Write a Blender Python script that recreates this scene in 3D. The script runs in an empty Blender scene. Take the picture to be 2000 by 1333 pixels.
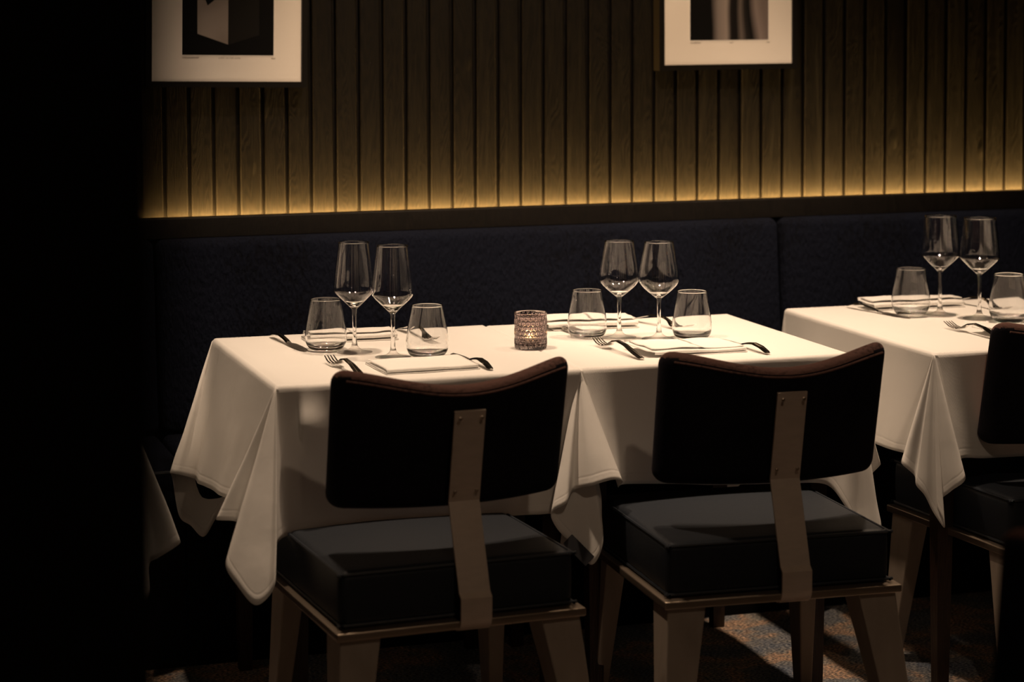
import bpy, bmesh, math, random
import numpy as np
from mathutils import Vector, Matrix, noise
random.seed(4)
C = bpy.context.scene.collection
sc = bpy.context.scene

# ------------------------------------------------------------------ camera, world, light, exposure
TH = math.radians(17.9); PT = math.atan(.066); RL = math.radians(.22)
cam_d = bpy.data.cameras.new('camera'); cam = bpy.data.objects.new('camera', cam_d); C.objects.link(cam)
fw = Vector((math.sin(TH)*math.cos(PT), math.cos(TH)*math.cos(PT), -math.sin(PT)))
rt = Vector((math.cos(TH), -math.sin(TH), 0)); up = rt.cross(fw)
r2 = rt*math.cos(RL) - up*math.sin(RL); u2 = rt*math.sin(RL) + up*math.cos(RL)
m = Matrix((r2, u2, -fw)).transposed().to_4x4(); m.translation = (0, 0, 1.49)
cam.matrix_world = m
cam_d.sensor_width = 36; cam_d.lens = 79.2
cam_d.shift_y = -(666.5-300.4)/2000
cam_d.clip_start = .05
cam_d.dof.use_dof = True; cam_d.dof.focus_distance = 4.85; cam_d.dof.aperture_fstop = 2.9
sc.camera = cam

w = bpy.data.worlds.new('world'); sc.world = w; w.use_nodes = True
w.node_tree.nodes['Background'].inputs[0].default_value = (1.0, .62, .40, 1)
w.node_tree.nodes['Background'].inputs[1].default_value = .0012
sc.view_settings.view_transform = 'Standard'; sc.view_settings.look = 'None'
sc.cycles.sample_clamp_indirect = 0; sc.cycles.blur_glossy = .3
sc.view_settings.exposure = 0; sc.view_settings.gamma = 1; sc.view_settings.use_curve_mapping = False

def spot(name, loc, target, energy, size_deg, blend, radius, col=(1, .725, .50)):
    d = bpy.data.lights.new(name, 'SPOT'); d.energy = energy; d.spot_size = math.radians(size_deg)
    d.spot_blend = blend; d.shadow_soft_size = radius; d.color = col
    o = bpy.data.objects.new(name, d); C.objects.link(o); o.location = loc
    o.rotation_euler = (Vector(target)-Vector(loc)).to_track_quat('-Z', 'Y').to_euler()
    return o
def area(name, loc, target, energy, sx, sy, col, spread=180):
    d = bpy.data.lights.new(name, 'AREA'); d.shape = 'RECTANGLE'; d.size = sx; d.size_y = sy; d.energy = energy; d.color = col
    d.spread = math.radians(spread)
    o = bpy.data.objects.new(name, d); C.objects.link(o); o.location = loc
    o.rotation_euler = (Vector(target)-Vector(loc)).to_track_quat('-Z', 'Y').to_euler()
    return o
# ceiling downlights over the row of tables
spot('downlight', (.95, 4.47, 2.75), (1.10, 4.78, .75), 120, 66, .75, .045)
spot('downlight', (1.68, 4.45, 2.75), (1.64, 4.72, .75), 92, 62, .7, .045)
spot('downlight', (2.56, 4.48, 2.75), (2.56, 4.74, .75), 178, 64, .7, .045)
# picture light
spot('picture_lamp', (1.55, 4.0, 2.80), (1.86, 5.5, 1.45), 136, 50, .75, .03, (1, .68, .42))
# warm strip in the cove behind the bench cap
ld = area('cove_strip', (2.55, 5.509, .9535), (2.55, 5.511, 1.4), 80, 3.50, .006, (1, .555, .16))
# a lamp in the aisle and the lamps over the far side of the room
spot('aisle_lamp', (1.35, 1.75, 2.80), (1.45, 3.9, .6), 21, 80, .8, .04)
# wall washers over the panelled wall across the room
for wx in (-2.6, -.9, .8, 2.5):
    area('wall_washer', (wx, -2.35, 2.85), (wx, -2.95, 1.5), 4.5, 1.2, .12, (1, .72, .50), 110)

# ------------------------------------------------------------------ materials
def mat(name, col, rough=.5, metal=0, spec=.5, sheen=0, coat=0):
    m = bpy.data.materials.new(name); m.use_nodes = True; b = m.node_tree.nodes['Principled BSDF']
    b.inputs['Base Color'].default_value = (*col, 1); b.inputs['Roughness'].default_value = rough
    b.inputs['Metallic'].default_value = metal; b.inputs['Specular IOR Level'].default_value = spec
    if sheen: b.inputs['Sheen Weight'].default_value = sheen; b.inputs['Sheen Roughness'].default_value = .4
    if coat: b.inputs['Coat Weight'].default_value = coat
    return m
def N(m, t, **k):
    n = m.node_tree.nodes.new(t)
    for a, v in k.items():
        if hasattr(n, a): setattr(n, a, v)
        else: n.inputs[a.replace('_', ' ')].default_value = v
    return n
def L(m, a, b): m.node_tree.links.new(a, b)
def bsdf(m): return m.node_tree.nodes['Principled BSDF']
def coords(m, out='Object', scale=(1, 1, 1)):
    t = N(m, 'ShaderNodeTexCoord'); mp = N(m, 'ShaderNodeMapping'); mp.inputs['Scale'].default_value = scale
    L(m, t.outputs[out], mp.inputs['Vector']); return mp.outputs[0]
def bump(m, h, strength, dist, prev=None):
    b = N(m, 'ShaderNodeBump'); b.inputs['Strength'].default_value = strength; b.inputs['Distance'].default_value = dist
    L(m, h, b.inputs['Height'])
    if prev: L(m, prev, b.inputs['Normal'])
    L(m, b.outputs[0], bsdf(m).inputs['Normal']); return b.outputs[0]
def ramp(m, fac, stops):
    r = N(m, 'ShaderNodeValToRGB'); e = r.color_ramp.elements
    while len(e) < len(stops): e.new(.5)
    for k, (p, c) in enumerate(stops): e[k].position = p; e[k].color = (*c, 1)
    L(m, fac, r.inputs[0]); return r.outputs[0]

def wood_mat(name, c0, c1, pitch=None, rough=.5, grain=(55, 55, 3)):
    m = mat(name, c0, rough)
    v = coords(m, 'Object', (1, 1, 1))
    vec = v
    if pitch:   # each board has its own grain
        sx = N(m, 'ShaderNodeSeparateXYZ'); L(m, v, sx.inputs[0])
        dv = N(m, 'ShaderNodeMath', operation='DIVIDE'); L(m, sx.outputs[0], dv.inputs[0]); dv.inputs[1].default_value = pitch
        fl = N(m, 'ShaderNodeMath', operation='FLOOR'); L(m, dv.outputs[0], fl.inputs[0])
        wn = N(m, 'ShaderNodeTexWhiteNoise', noise_dimensions='1D'); L(m, fl.outputs[0], wn.inputs['W'])
        sc_ = N(m, 'ShaderNodeVectorMath', operation='SCALE'); L(m, wn.outputs['Color'], sc_.inputs[0]); sc_.inputs['Scale'].default_value = 7
        ad = N(m, 'ShaderNodeVectorMath', operation='ADD'); L(m, v, ad.inputs[0]); L(m, sc_.outputs[0], ad.inputs[1]); vec = ad.outputs[0]
    mp = N(m, 'ShaderNodeMapping'); mp.inputs['Scale'].default_value = (9, 9, .9); L(m, vec, mp.inputs[0])
    n1 = N(m, 'ShaderNodeTexNoise'); n1.inputs['Scale'].default_value = 1.5; n1.inputs['Detail'].default_value = 3; n1.inputs['Distortion'].default_value = .4
    L(m, mp.outputs[0], n1.inputs['Vector'])
    ml = N(m, 'ShaderNodeMath', operation='MULTIPLY'); L(m, n1.outputs[0], ml.inputs[0]); ml.inputs[1].default_value = 260
    sn = N(m, 'ShaderNodeMath', operation='SINE'); L(m, ml.outputs[0], sn.inputs[0])
    mp2 = N(m, 'ShaderNodeMapping'); mp2.inputs['Scale'].default_value = grain; L(m, vec, mp2.inputs[0])
    n2 = N(m, 'ShaderNodeTexNoise'); n2.inputs['Scale'].default_value = 9; n2.inputs['Detail'].default_value = 4; L(m, mp2.outputs[0], n2.inputs['Vector'])
    a = N(m, 'ShaderNodeMath', operation='MULTIPLY_ADD'); L(m, sn.outputs[0], a.inputs[0]); a.inputs[1].default_value = .22; L(m, n2.outputs[0], a.inputs[2])
    L(m, ramp(m, a.outputs[0], [(.3, c0), (.75, c1)]), bsdf(m).inputs['Base Color'])
    nb = bump(m, a.outputs[0], .32, .0014)
    return m, vec, nb

wall_wood, wvec, wnb = wood_mat('dark stained boards', (.0009, .0007, .0006), (.0044, .0032, .0023), .06145, .6)
bsdf(wall_wood).inputs['Specular IOR Level'].default_value = .15
vk = N(wall_wood, 'ShaderNodeTexVoronoi'); vk.inputs['Scale'].default_value = 1
mk = N(wall_wood, 'ShaderNodeMapping'); mk.inputs['Scale'].default_value = (9, 9, 4); L(wall_wood, wvec, mk.inputs[0]); L(wall_wood, mk.outputs[0], vk.inputs['Vector'])
rk = ramp(wall_wood, vk.outputs['Distance'], [(.05, (1, 1, 1)), (.13, (0, 0, 0))])
bump(wall_wood, rk, .6, .002, wnb)
ledge_wood, _, _ = wood_mat('bench cap wood', (.004, .0032, .0028), (.008, .0063, .005), None, .5, (3, 40, 40))
bsdf(ledge_wood).inputs['Specular IOR Level'].default_value = .2
leg_wood, _, _ = wood_mat('dark table leg wood', (.022, .011, .006), (.04, .02, .011), None, .4)

linen = mat('white linen', (.80, .78, .75), .85, spec=.2, sheen=.1)
def linen_nodes(m, scale=1):
    uv = coords(m, 'UV')
    s = N(m, 'ShaderNodeSeparateXYZ'); L(m, uv, s.inputs[0])
    def stripe(freq, a, b):
        d = N(m, 'ShaderNodeVectorMath', operation='DOT_PRODUCT'); L(m, uv, d.inputs[0]); d.inputs[1].default_value = (a*freq, b*freq, 0)
        q = N(m, 'ShaderNodeMath', operation='SINE'); L(m, d.outputs['Value'], q.inputs[0]); return q.outputs[0]
    s1 = stripe(2500, 1, 1); s2 = stripe(2500, 1, -1)
    ad = N(m, 'ShaderNodeMath', operation='MULTIPLY'); L(m, s1, ad.inputs[0]); L(m, s2, ad.inputs[1])
    nb = bump(m, ad.outputs[0], .25, .0004)
    no = N(m, 'ShaderNodeTexNoise'); no.inputs['Scale'].default_value = 7; no.inputs['Detail'].default_value = 4; L(m, coords(m, 'Object'), no.inputs['Vector'])
    nb = bump(m, no.outputs[0], .25, .012, nb)
    # stitched hem: a ridge 20 mm in from the edge (v = distance from the hem)
    sb = N(m, 'ShaderNodeMath', operation='SUBTRACT'); L(m, s.outputs[1], sb.inputs[0]); sb.inputs[1].default_value = .020
    ab = N(m, 'ShaderNodeMath', operation='ABSOLUTE'); L(m, sb.outputs[0], ab.inputs[0])
    h = ramp(m, ab.outputs[0], [(0, (0, 0, 0)), (.0028, (1, 1, 1))])
    bump(m, h, .35, .0008, nb)
linen_nodes(linen)
nap = mat('napkin cotton', (.84, .82, .79), .85, spec=.2, sheen=.1)
nn = N(nap, 'ShaderNodeTexNoise'); nn.inputs['Scale'].default_value = 60; nn.inputs['Detail'].default_value = 4; L(nap, coords(nap), nn.inputs['Vector']); bump(nap, nn.outputs[0], .15, .003)

def fabric(name, col, col2, scale, stretch=(1, 1, 1), rough=.9, sheen=.3, bs=.5, bd=.003):
    m = mat(name, col, rough, spec=.15, sheen=sheen)
    bsdf(m).inputs['Sheen Tint'].default_value = (*[min(1, c*14) for c in col2], 1)
    n = N(m, 'ShaderNodeTexNoise'); n.inputs['Scale'].default_value = scale; n.inputs['Detail'].default_value = 5; L(m, coords(m, 'Object', stretch), n.inputs['Vector'])
    n2 = N(m, 'ShaderNodeTexNoise'); n2.inputs['Scale'].default_value = scale*.04; n2.inputs['Detail'].default_value = 3; L(m, coords(m), n2.inputs['Vector'])
    a = N(m, 'ShaderNodeMath', operation='ADD'); L(m, n.outputs[0], a.inputs[0]); L(m, n2.outputs[0], a.inputs[1])
    L(m, ramp(m, a.outputs[0], [(.35, col), (1.0, col2)]) if False else ramp(m, a.outputs[0], [(.75, col), (1.0, col2)]), bsdf(m).inputs['Base Color'])
    bump(m, n.outputs[0], bs, bd)
    return m
bench_velvet = fabric('navy bench velvet', (.0008, .0015, .0050), (.0026, .0042, .0115), 150, (1, 1, .35), sheen=.05, bs=1, bd=.008)
back_velvet = fabric('brown chair velvet', (.009, .0045, .004), (.075, .038, .031), 110, (1, 1, 1), sheen=.2, bs=.6, bd=.003)
back_plain = fabric('black chair rear cloth', (.004, .004, .007), (.009, .008, .012), 260, (1, 1, .3), sheen=.1, bs=.4, bd=.002)
leather = mat('charcoal leather', (.013, .017, .024), .5, spec=.35)
nl = N(leather, 'ShaderNodeTexNoise'); nl.inputs['Scale'].default_value = 120; nl.inputs['Detail'].default_value = 3; L(leather, coords(leather), nl.inputs['Vector']); bump(leather, nl.outputs[0], .2, .002)
strap_metal = mat('aged bronze metal', (.30, .22, .16), .45, metal=.25)
ns = N(strap_metal, 'ShaderNodeTexNoise'); ns.inputs['Scale'].default_value = 30; ns.inputs['Detail'].default_value = 4; L(strap_metal, coords(strap_metal, 'Object', (1, 1, 3)), ns.inputs['Vector'])
L(strap_metal, ramp(strap_metal, ns.outputs[0], [(.3, (.56, .46, .385)), (.7, (.62, .51, .43))]), bsdf(strap_metal).inputs['Base Color'])
frame_metal = mat('worn steel edge', (.42, .34, .27), .35, metal=.9)
leg_paint = mat('taupe lacquered leg', (.17, .125, .09), .5)
np_ = N(leg_paint, 'ShaderNodeTexNoise'); np_.inputs['Scale'].default_value = 8; np_.inputs['Detail'].default_value = 5; L(leg_paint, coords(leg_paint, 'Object', (3, 3, 1)), np_.inputs['Vector'])
L(leg_paint, ramp(leg_paint, np_.outputs[0], [(.3, (.27, .22, .18)), (.7, (.35, .29, .24))]), bsdf(leg_paint).inputs['Base Color'])
steel = mat('polished cutlery steel', (.62, .60, .57), .12, metal=1)
satin = mat('satin blade steel', (.50, .465, .43), .36, metal=1)
black_frame = mat('black picture frame', (.006, .005, .004), .5, spec=.15)
mat_board = mat('cream mat board', (.80, .75, .69), .9, spec=.1)
rebate = mat('white bevel', (.85, .82, .78), .9)
black_tag = mat('black woven tag', (.006, .006, .010), .7)
ink = mat('pencil ink', (.10, .07, .05), .9)
def glass_mat(name, col=(1, 1, 1), ior=1.5, thin=0):
    m = bpy.data.materials.new(name); m.use_nodes = True; nt = m.node_tree; nt.nodes.clear()
    o = nt.nodes.new('ShaderNodeOutputMaterial'); g = nt.nodes.new('ShaderNodeBsdfGlass')
    g.inputs['Color'].default_value = (*col, 1); g.inputs['Roughness'].default_value = 0; g.inputs['IOR'].default_value = ior
    nt.links.new(g.outputs[0], o.inputs[0])
    if thin:   # thin-walled share: reflects by Fresnel, otherwise lets the light straight through
        tr = nt.nodes.new('ShaderNodeBsdfTransparent'); gl = nt.nodes.new('ShaderNodeBsdfGlossy'); gl.inputs['Roughness'].default_value = 0
        lw = nt.nodes.new('ShaderNodeLayerWeight'); lw.inputs[0].default_value = .5
        pw = nt.nodes.new('ShaderNodeMath'); pw.operation = 'POWER'; pw.inputs[1].default_value = 5; nt.links.new(lw.outputs['Facing'], pw.inputs[0])
        fr = nt.nodes.new('ShaderNodeMath'); fr.operation = 'MULTIPLY_ADD'; fr.inputs[1].default_value = .96; fr.inputs[2].default_value = .04; nt.links.new(pw.outputs[0], fr.inputs[0])
        mx = nt.nodes.new('ShaderNodeMixShader'); m2 = nt.nodes.new('ShaderNodeMixShader')
        tr.inputs[0].default_value = (*col, 1)
        nt.links.new(fr.outputs[0], mx.inputs[0]); nt.links.new(tr.outputs[0], mx.inputs[1]); nt.links.new(gl.outputs[0], mx.inputs[2])
        m2.inputs[0].default_value = thin; nt.links.new(g.outputs[0], m2.inputs[1]); nt.links.new(mx.outputs[0], m2.inputs[2]); nt.links.new(m2.outputs[0], o.inputs[0])
    return m
clear_glass = glass_mat('clear glass')
foot_glass = glass_mat('glass foot', (.97, .96, .95), thin=1)
stem_glass = glass_mat('glass stem')
smoke_glass = glass_mat('smoked glass', (.82, .77, .77))
wax = mat('white wax', (.85, .78, .62), .4); bsdf(wax).inputs['Subsurface Weight'].default_value = .3
tin = mat('tea light tin', (.7, .68, .64), .3, metal=1)
wick_m = mat('burnt wick', (.02, .015, .01), .9)
flame_m = bpy.data.materials.new('flame'); flame_m.use_nodes = True
bsdf(flame_m).inputs['Emission Color'].default_value = (1, .62, .22, 1); bsdf(flame_m).inputs['Emission Strength'].default_value = 24
bsdf(flame_m).inputs['Base Color'].default_value = (1, .6, .2, 1)
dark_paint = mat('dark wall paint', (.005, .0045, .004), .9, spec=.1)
plaster = mat('beige plaster', (.66, .60, .52), .85)
ceil_m = mat('dark ceiling paint', (.03, .025, .02), .9)

carpet = mat('patterned carpet', (.05, .04, .035), .95, spec=.1, sheen=.1)
cv = coords(carpet)
c1 = N(carpet, 'ShaderNodeTexNoise'); c1.inputs['Scale'].default_value = 6; c1.inputs['Detail'].default_value = 4; L(carpet, cv, c1.inputs['Vector'])
base_c = ramp(carpet, c1.outputs[0], [(.38, (.20, .25, .36)), (.49, (.30, .32, .36)), (.55, (.60, .43, .34)), (.64, (.34, .35, .36))])
c2 = N(carpet, 'ShaderNodeTexNoise'); c2.inputs['Scale'].default_value = 130; c2.inputs['Detail'].default_value = 3; L(carpet, coords(carpet, 'Object', (1, 2.2, 1)), c2.inputs['Vector'])
sp = ramp(carpet, c2.outputs[0], [(.36, (.10, .10, .12)), (.5, (.65, .64, .62)), (.62, (1.8, 1.55, 1.2))])
mx = N(carpet, 'ShaderNodeMix', data_type='RGBA', blend_type='MULTIPLY'); mx.inputs[0].default_value = 1
L(carpet, base_c, mx.inputs[6]); L(carpet, sp, mx.inputs[7]); L(carpet, mx.outputs[2], bsdf(carpet).inputs['Base Color'])
rib = N(carpet, 'ShaderNodeTexWave', wave_type='BANDS', bands_direction='Y'); rib.inputs['Scale'].default_value = 45; rib.inputs['Distortion'].default_value = 1.5; L(carpet, cv, rib.inputs['Vector'])
cb = bump(carpet, c2.outputs[0], .8, .006); bump(carpet, rib.outputs[0], .7, .004, cb)

# ------------------------------------------------------------------ mesh helpers
def link(name, verts, faces, material, parent=None, smooth=True, sharp=None, uvs=None):
    me = bpy.data.meshes.new(name); me.from_pydata([tuple(map(float, v)) for v in verts], [], [tuple(map(int, f)) for f in faces]); me.update()
    if material: me.materials.append(material)
    if smooth:
        me.shade_smooth()
        if sharp is not None: me.set_sharp_from_angle(angle=math.radians(sharp))
    if uvs is not None:
        ul = me.uv_layers.new(name='UVMap')
        for lp in me.loops: ul.data[lp.index].uv = uvs[lp.vertex_index]
    o = bpy.data.objects.new(name, me); C.objects.link(o)
    if parent: o.parent = parent
    return o
class MB:
    def __init__(s): s.v = []; s.f = []
    def add(s, v, f):
        n = len(s.v); s.v += [tuple(p) for p in v]; s.f += [tuple(i+n for i in q) for q in f]; return s
    def build(s, name, material, parent=None, smooth=True, sharp=35): return link(name, s.v, s.f, material, parent, smooth, sharp)
BF = [(0, 3, 2, 1), (4, 5, 6, 7), (0, 1, 5, 4), (1, 2, 6, 5), (2, 3, 7, 6), (3, 0, 4, 7)]
def box(x0, x1, y0, y1, z0, z1):
    return [(x0, y0, z0), (x1, y0, z0), (x1, y1, z0), (x0, y1, z0), (x0, y0, z1), (x1, y0, z1), (x1, y1, z1), (x0, y1, z1)], BF
def rbox(sx, sy, sz, r, n=(8, 8, 8), f=None):
    """closed rounded box centred at the origin, half sizes sx, sy, sz, optionally bent by f"""
    idx = {}; V = []; F = []
    def vid(p):
        k = tuple(round(c, 6) for c in p)
        if k not in idx: idx[k] = len(V); V.append(p)
        return idx[k]
    def lin(h, k):   # extra lines in the rounded ends
        if h <= r*1.001: return list(np.linspace(-h, h, 5))
        e = [-h, -h+r*.15, -h+r*.4, -h+r*.7]; mid = list(np.linspace(-h+r, h-r, k))
        return e+mid+[-c for c in e[::-1]]
    X, Y, Z = lin(sx, n[0]), lin(sy, n[1]), lin(sz, n[2])
    def face(A, B, fn, flip):
        for i in range(len(A)-1):
            for j in range(len(B)-1):
                q = [vid(fn(A[i], B[j])), vid(fn(A[i+1], B[j])), vid(fn(A[i+1], B[j+1])), vid(fn(A[i], B[j+1]))]
                F.append(q[::-1] if flip else q)
    face(X, Y, lambda a, b: (a, b, -sz), True); face(X, Y, lambda a, b: (a, b, sz), False)
    face(X, Z, lambda a, b: (a, -sy, b), False); face(X, Z, lambda a, b: (a, sy, b), True)
    face(Y, Z, lambda a, b: (-sx, a, b), True); face(Y, Z, lambda a, b: (sx, a, b), False)
    out = []
    for p in V:
        c = [max(-h+min(r, h), min(h-min(r, h), q)) for h, q in zip((sx, sy, sz), p)]
        d = Vector(p)-Vector(c)
        q = Vector(c)+d.normalized()*min(r, sx, sy, sz) if d.length > 1e-9 else Vector(p)
        out.append(f(*q) if f else tuple(q))
    return out, F
def tube(pts, r, n=8, closed=False):
    V = []; F = []; P = [Vector(p) for p in pts]; k = len(P); prev = None
    for i in range(k):
        t = (P[(i+1) % k]-P[i-1]) if closed else (P[min(i+1, k-1)]-P[max(i-1, 0)])
        t.normalize()
        if prev is None: a = t.cross(Vector((0, 0, 1))); a = a if a.length > .1 else t.cross(Vector((1, 0, 0)))
        else: a = prev-t*prev.dot(t)
        a.normalize(); prev = a; b = t.cross(a); rr = r[i] if hasattr(r, '__len__') else r
        for j in range(n):
            q = 2*math.pi*j/n; V.append(P[i]+(a*math.cos(q)+b*math.sin(q))*rr)
    for i in range(k if closed else k-1):
        for j in range(n): F.append((i*n+j, i*n+(j+1) % n, ((i+1) % k)*n+(j+1) % n, ((i+1) % k)*n+j))
    if not closed: F.append(tuple(range(n))[::-1]); F.append(tuple((k-1)*n+j for j in range(n)))
    return V, F
def spline(P, n, closed=False):
    """centripetal-ish Catmull-Rom through points"""
    P = [np.array(p, float) for p in P]; out = []; K = len(P)
    for i in range(K if closed else K-1):
        if closed: p0, p1, p2, p3 = P[i-1], P[i], P[(i+1) % K], P[(i+2) % K]
        else: p0, p1, p2, p3 = P[max(i-1, 0)], P[i], P[i+1], P[min(i+2, K-1)]
        for j in range(n):
            t = j/n; out.append(.5*((2*p1)+(p2-p0)*t+(2*p0-5*p1+4*p2-p3)*t*t+(3*p1-p0-3*p2+p3)*t**3))
    if not closed: out.append(P[-1])
    return out
def lathe(prof, n=64, cap0=False, cap1=False):
    V = []; F = []; idx = []
    for (r, z) in prof:
        if r < 1e-6: idx.append([len(V)]*n); V.append((0, 0, z))
        else:
            idx.append(list(range(len(V), len(V)+n))); V += [(r*math.cos(2*math.pi*j/n), r*math.sin(2*math.pi*j/n), z) for j in range(n)]
    for a, b in zip(idx[:-1], idx[1:]):
        for j in range(n):
            q = [a[j], a[(j+1) % n], b[(j+1) % n], b[j]]
            q = [x for i, x in enumerate(q) if x not in q[:i]]
            if len(q) > 2: F.append(tuple(q))
    return V, F
def strip(path, width_axis, wd, th):
    """flat bar: path = list of (y,z) in a side view, extruded +-wd/2 in x; th thickness"""
    V = []; F = []; k = len(path)
    for i in range(k):
        a = Vector(path[max(i-1, 0)]); b = Vector(path[min(i+1, k-1)]); t = (b-a).normalized(); nrm = Vector((t.y, -t.x))
        for sx in (-wd/2, wd/2):
            for sn in (0, th):
                p = Vector(path[i])+nrm*sn; V.append((sx, p.x, p.y))
    for i in range(k-1):
        a = i*4; b = a+4
        F += [(a, b, b+2, a+2), (a+1, a+3, b+3, b+1), (a, a+1, b+1, b), (a+2, b+2, b+3, a+3)]
    F += [(0, 2, 3, 1), ((k-1)*4, (k-1)*4+1, (k-1)*4+3, (k-1)*4+2)]
    return V, F
def tag(o, label=None, cat=None, group=None, kind=None):
    if label: o['label'] = label
    if cat: o['category'] = cat
    if group: o['group'] = group
    if kind: o['kind'] = kind
    return o
def empty(name, loc=(0, 0, 0), rz=0):
    o = bpy.data.objects.new(name, None); C.objects.link(o); o.location = loc; o.rotation_euler = (0, 0, rz); o.empty_display_size = .05; return o
def copy_tree(o, parent=None):
    c = o.copy(); C.objects.link(c); c.parent = parent
    for k in [x for x in bpy.data.objects if x.parent == o]: copy_tree(k, c)
    return c

# ------------------------------------------------------------------ the room
def struct(name, vf, m, smooth=False):
    o = link(name, vf[0], vf[1], m, None, smooth, 35 if smooth else None); o['kind'] = 'structure'; return o
struct('floor', box(-4, 5, -3, 5.62, -.05, 0), carpet)
struct('ceiling', box(-4, 5, -3, 5.62, 2.95, 3.0), ceil_m)
struct('wall_front', box(-4, 5, -3.05, -3, 0, 2.95), dark_paint)
for xa in (-3.4, -1.75, -.10, 1.55, 3.2):
    o = link('wall_panel', *box(xa, xa+1.35, -3, -2.96, .15, 2.75), plaster, None, False)
    tag(o, 'pale panel on the wall across the room behind the camera', 'wall panel', 'pale panels on the wall across the room')
struct('wall_right', box(5, 5.05, -3, 5.62, 0, 2.95), dark_paint)
# the unlit partition end that closes the left of the view
px = 1.02
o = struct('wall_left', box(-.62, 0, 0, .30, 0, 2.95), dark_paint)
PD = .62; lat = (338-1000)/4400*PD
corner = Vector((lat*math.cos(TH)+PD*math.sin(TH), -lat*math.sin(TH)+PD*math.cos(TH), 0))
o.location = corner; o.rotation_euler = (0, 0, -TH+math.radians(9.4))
# boarded back wall
mb = MB(); pitch = .06145; g0 = .885; bw = .0525
for n in range(-22, 62):
    xl = g0+n*pitch+.0045; xr = xl+bw; f = 5.52; e = .0025
    dz = random.uniform(-.0006, .0006)
    V = []
    for z in (.60, 2.95):
        V += [(xl, f+.016, z), (xl, f+e+dz, z), (xl+e, f+dz, z), (xr-e, f+dz, z), (xr, f+e+dz, z), (xr, f+.016, z)]
    mb.add(V, [(i, i+1, i+7, i+6) for i in range(5)])
mb.add(*box(-.6, 4.8, 5.534, 5.60, 0, 2.95))
o = mb.build('wall_back', wall_wood, None, True, 30); o['kind'] = 'structure'
# cap above the bench, with the light cove behind it
mb = MB(); mb.add(*rbox(2.95, .0225, .0245, .002, (2, 2, 2))); mb.v = [(x+2.0, y+5.4225, z+.9545) for x, y, z in mb.v]
mb.add(*box(-.95, 4.95, 5.445, 5.52, .925, .940))
o = mb.build('trim_1', ledge_wood, None, True, 35); o['kind'] = 'structure'
t = link('cove_light_strip', *box(.80, 4.30, 5.496, 5.512, .940, .9495), mat('strip diffuser', (.6, .55, .4), .6), None, False)
tag(t, 'thin light strip hidden in the cove behind the bench cap', 'light strip')

# banquette sections
def banquette(x0, x1, label):
    r = empty('banquette', ((x0+x1)/2, 5.15, 0)); W = (x1-x0)/2-.003
    def bend(x, y, z):
        t = (z+.24)/.48
        return (x, y+.05*t-.006*math.cos(x/W*1.5)+.004*noise.noise(Vector((x*5, z*6, x0))), z)
    mb = MB(); v, f = rbox(W, .045, .233, .022, (26, 3, 12), bend); mb.add([(x, y+.225, z+.697) for x, y, z in v], f)
    mb.build('backrest', bench_velvet, r, True, 60)
    def puff(x, y, z): return (x, y, z+(.012*math.cos(x/W*1.5)*math.cos(y/.215*1.5) if z > 0 else 0))
    v, f = rbox(W, .205, .045, .02, (26, 10, 3), puff); mb = MB(); mb.add([(x, y, z+.42) for x, y, z in v], f); mb.build('seat', bench_velvet, r, True, 60)
    b = MB(); b.add(*box(-W, W, -.16, .32, .0, .374)); b.build('base', dark_paint, r, False)
    pts = [(-W+.01, -.203, .452), (W-.01, -.203, .452)]
    b = MB(); b.add(*tube([(-W+.01+(2*W-.02)*i/20, -.200, .4535) for i in range(21)], .005)); b.build('piping', leather, r)
    tag(r, label, 'banquette', 'navy velvet banquette sections along the boarded wall')
    return r
banquette(-.86, .837, 'dark end section of the navy banquette, left of the long middle section')
banquette(.837, 2.475, 'long middle section of the navy velvet banquette behind the two joined tables')
banquette(2.475, 4.11, 'right section of the navy velvet banquette, behind the wine glasses of the separate table')

# ------------------------------------------------------------------ pictures
def grey_mat(name, build):
    m = mat(name, (.1, .1, .1), .8, spec=.1); L(m, build(m), bsdf(m).inputs['Base Color']); return m
def soft_forms(m):
    v = coords(m, 'Object'); s = N(m, 'ShaderNodeSeparateXYZ'); L(m, v, s.inputs[0])
    n = N(m, 'ShaderNodeTexNoise'); n.inputs['Scale'].default_value = 7; n.inputs['Detail'].default_value = 0; L(m, coords(m, 'Object', (1, 1, .6)), n.inputs['Vector'])
    a = N(m, 'ShaderNodeMath', operation='MULTIPLY_ADD'); L(m, n.outputs[0], a.inputs[0]); a.inputs[1].default_value = .10
    L(m, s.outputs[0], a.inputs[2])
    return ramp(m, N_map(m, a.outputs[0]), [(0, (.004, .004, .004)), (.26, (.004, .004, .004)), (.36, (.20, .17, .16)), (.47, (.27, .23, .21)), (.53, (.012, .01, .01)), (.60, (.008, .007, .007)),
                (.66, (.12, .10, .09)), (.72, (.02, .017, .016)), (.79, (.006, .006, .006)), (.90, (.22, .18, .17)), (1, (.16, .13, .12))])
def N_map(m, val):
    r = N(m, 'ShaderNodeMapRange'); L(m, val, r.inputs[0]); r.inputs[1].default_value = -.065; r.inputs[2].default_value = .16; return r.outputs[0]
print_soft = grey_mat('soft grey vertical forms print', soft_forms)
print_black = mat('black print', (.004, .004, .004), .6, spec=.08)
print_grey = mat('pale grey facet', (.26, .225, .20), .7, spec=.1)
def facet(m):
    n = N(m, 'ShaderNodeTexNoise'); n.inputs['Scale'].default_value = 6; L(m, coords(m), n.inputs['Vector'])
    return ramp(m, n.outputs[0], [(.3, (.17, .14, .125)), (.7, (.33, .29, .26))])
L(print_grey, facet(print_grey), bsdf(print_grey).inputs['Base Color'])
print_dark = mat('dark grey facet', (.012, .011, .010), .7, spec=.08)
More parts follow.
